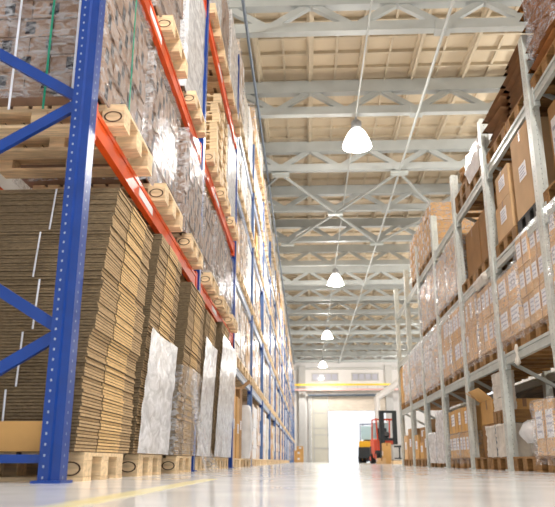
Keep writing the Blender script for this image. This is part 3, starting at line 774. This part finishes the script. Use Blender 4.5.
# loads of the rack behind
for i in range(8):
    for lvl,z in enumerate((0,1.1,2.2)):
        yc=4.9+1.6*i
        put(PRS,PRSused,(6.2,yc,z),PI,'pallet in rack behind right rack, %s, %s from camera'%(['floor level','first shelf','second shelf'][lvl],ORD[i]),'pallets in the rack behind')
        nm,me=LM[(i*3+lvl*2)%6]
        o=bpy.data.objects.new('wrapped_pallet_load',me); C.objects.link(o); o.location=(6.2,yc,z+.142); o.rotation_euler=(0,0,PI); o.scale=(.9,.95,.72)
        tag(o,'%s in rack behind right rack, %s, %s away'%(nm,['floor level','first shelf','second shelf'][lvl],ORD[i]),'pallet load','loads in the rack behind')

# ------------------------------------------------------------------ far: forklifts, cartons, girder, duct
def forklift(label,loc,rz,bodym,guardm,mast_h,mastm):
    t=thing('forklift',label,'forklift',loc,rz)
    # local: front (forks) +y, width x
    m=MB(); m.prism([(-1.0,.25),(-.95,.95),(-.75,1.0),(-.2,.95),(-.1,.5),(.55,.45),(.6,.22),(-.2,.2)],-.42,.42,plane='yz'); m.build('chassis',bodym,t,bevel=.03)
    MB().prism([(-1.08,.2),(-1.05,.7),(-.8,.72),(-.75,.2)],-.44,.44,plane='yz').build('counterweight',M['fd'],t,bevel=.03)
    g=MB()
    for x in (-.38,.38):
        g.bar((x,-.75,.95),(x,-.62,1.78),.05); g.bar((x,.45,.45),(x,.18,1.78),.05); g.bar((x,-.65,1.78),(x,.22,1.78),.05)
    for k in range(6): g.bar((-.38,-.62+.16*k,1.79),(.38,-.62+.16*k,1.79),.03)
    g.build('overhead_guard',guardm,t)
    MB().box(-.34,.34,-.68,-.66,1.05,1.68).build('rear_window',M['fglass'],t)
    s=MB(); s.box(-.22,.22,-.55,-.1,.95,1.05); s.box(-.22,.22,-.6,-.5,1.05,1.45); s.build('seat',M['fd'],t,bevel=.03)
    w=MB(); w.tube((0,.18,1.12),(0,.23,1.2),.17,n=16); w.build('steering_wheel',M['fd'],t)
    ms=MB()
    for x in (-.3,.3): ms.box(x-.06,x+.06,.62,.76,.05,mast_h); ms.box(x*.72-.04,x*.72+.04,.70,.82,.08,mast_h-.1)
    for z in (.3,.95,mast_h-.05): ms.box(-.34,.34,.64,.74,z-.05,z+.05)
    ms.box(-.3,.3,.8,.86,.2,.75); ms.build('mast',mastm,t)
    for x in (-.2,.2):
        f=MB(); f.box(x-.05,x+.05,.86,.9,.1,.7); f.box(x-.05,x+.05,.88,1.8,.08,.12); f.build('fork',M['fd'],t)
    for x in (-.4,.4):
        for y,r_ in ((-.68,.2),(.42,.26)):
            o=MB().tube((x-.09,y,r_),(x+.09,y,r_),r_,n=20).build('wheel',M['rubber'],t)
            MB().tube((x-.1,y,r_),(x+.1,y,r_),r_*.45,n=12).build('wheel_rim',bodym,o)
    return t
forklift('yellow forklift with pale framed cab parked at the right beyond the rack',(3.86,45,0),-.25,M['fy'],M['fs'],1.5,M['fs']).scale=(1.2,1.2,1.28)
forklift('orange framed forklift with tall dark mast at the right, facing the cartons',(3.22,30.4,0),PI+.12,M['fo'],M['fo'],2.1,M['fd'])
carton('brown carton on the floor in front of the dark forklift mast',(2.78,27.2,0),.5,.30,.74,'cardo',rz=PI)
t=thing('wrapped_carton_load','white boxed load with dark frame on a pallet near the forklifts','carton load',(3.0,26.0,.0),PI)
MB().box(-.46,0,-.3,.3,.13,.66).build('white_box',M['wallg'],t,bevel=.01); m=MB()
for x in (-.25,): m.box(x,x+.05,.3,.306,.2,.6)
m.box(-.42,-.04,.3,.306,.56,.62); m.box(-.42,-.04,.3,.306,.17,.21); m.build('dark_frame',M['fd'],t)
MB().box(-.5,.02,-.32,.32,0,.03).box(-.5,.02,-.32,-.22,.03,.12).box(-.5,.02,.22,.32,.03,.12).build('wooden_base',M['wood'],t)
carton('low carton lying beside the white boxed load near the forklifts',(2.5,26.6,0),.5,.3,.2,'card',rz=PI)
carton('tall carton standing beyond the last right post',(3.05,19.6,0),.5,.5,.62,'cardd',rz=PI)
# crane girder
t=thing('crane_girder','yellow crane girder spanning the hall near the end wall','crane girder',(0,66.6,6.9))
MB().box(-1.4,XR,-.12,.12,0,.16).build('girder_beam',M['yellow'],t); MB().box(-1.4,XR,-.1,.1,-.45,-.3).build('lower_rail',M['pink'],t)
g=MB()
for k in range(16): g.box(-1.0+k*.95,-.95+k*.95,-.05,.05,-.3,.0)
g.build('spacer_bar',M['wallg'],t)
t=thing('ventilation_duct','white bent ventilation duct high beyond the right rack','duct',(4.1,42,0))
m=MB(); m.tube((0,0,2.0),(0,0,3.7),.17,n=16); m.build('vertical_pipe',M['wall'],t)
m=MB(); m.tube((-.0,0,3.65),(3.2,0,5.9),.19,n=16); m.build('sloping_pipe',M['wall'],t)
MB().box(-.3,.3,-.3,.3,0,2.05).build('fan_box',M['wallg'],t)

# ------------------------------------------------------------------ world, daylight, camera
w=bpy.data.worlds.new('World'); bpy.context.scene.world=w; w.use_nodes=True
bg=w.node_tree.nodes['Background']; bg.inputs['Color'].default_value=(.93,.96,1,1); bg.inputs['Strength'].default_value=2.6
sc=bpy.context.scene
cam=bpy.data.cameras.new('Camera'); co=bpy.data.objects.new('Camera',cam); C.objects.link(co); sc.camera=co
cam.sensor_fit='HORIZONTAL'; cam.sensor_width=36; cam.lens=36*698/555; cam.clip_end=300; cam.clip_start=.02
psi,p_=0.041860222,0.288957622
F=Vector((-math.sin(psi)*math.cos(p_),math.cos(psi)*math.cos(p_),math.sin(p_)))
co.location=(0,0,.10); co.rotation_euler=F.to_track_quat('-Z','Y').to_euler()
cam.dof.use_dof=True; cam.dof.focus_distance=6.0; cam.dof.aperture_fstop=3.5
vs=sc.view_settings; vs.view_transform='Standard'; vs.look='None'; vs.gamma=1; vs.use_curve_mapping=False; vs.exposure=-1.0
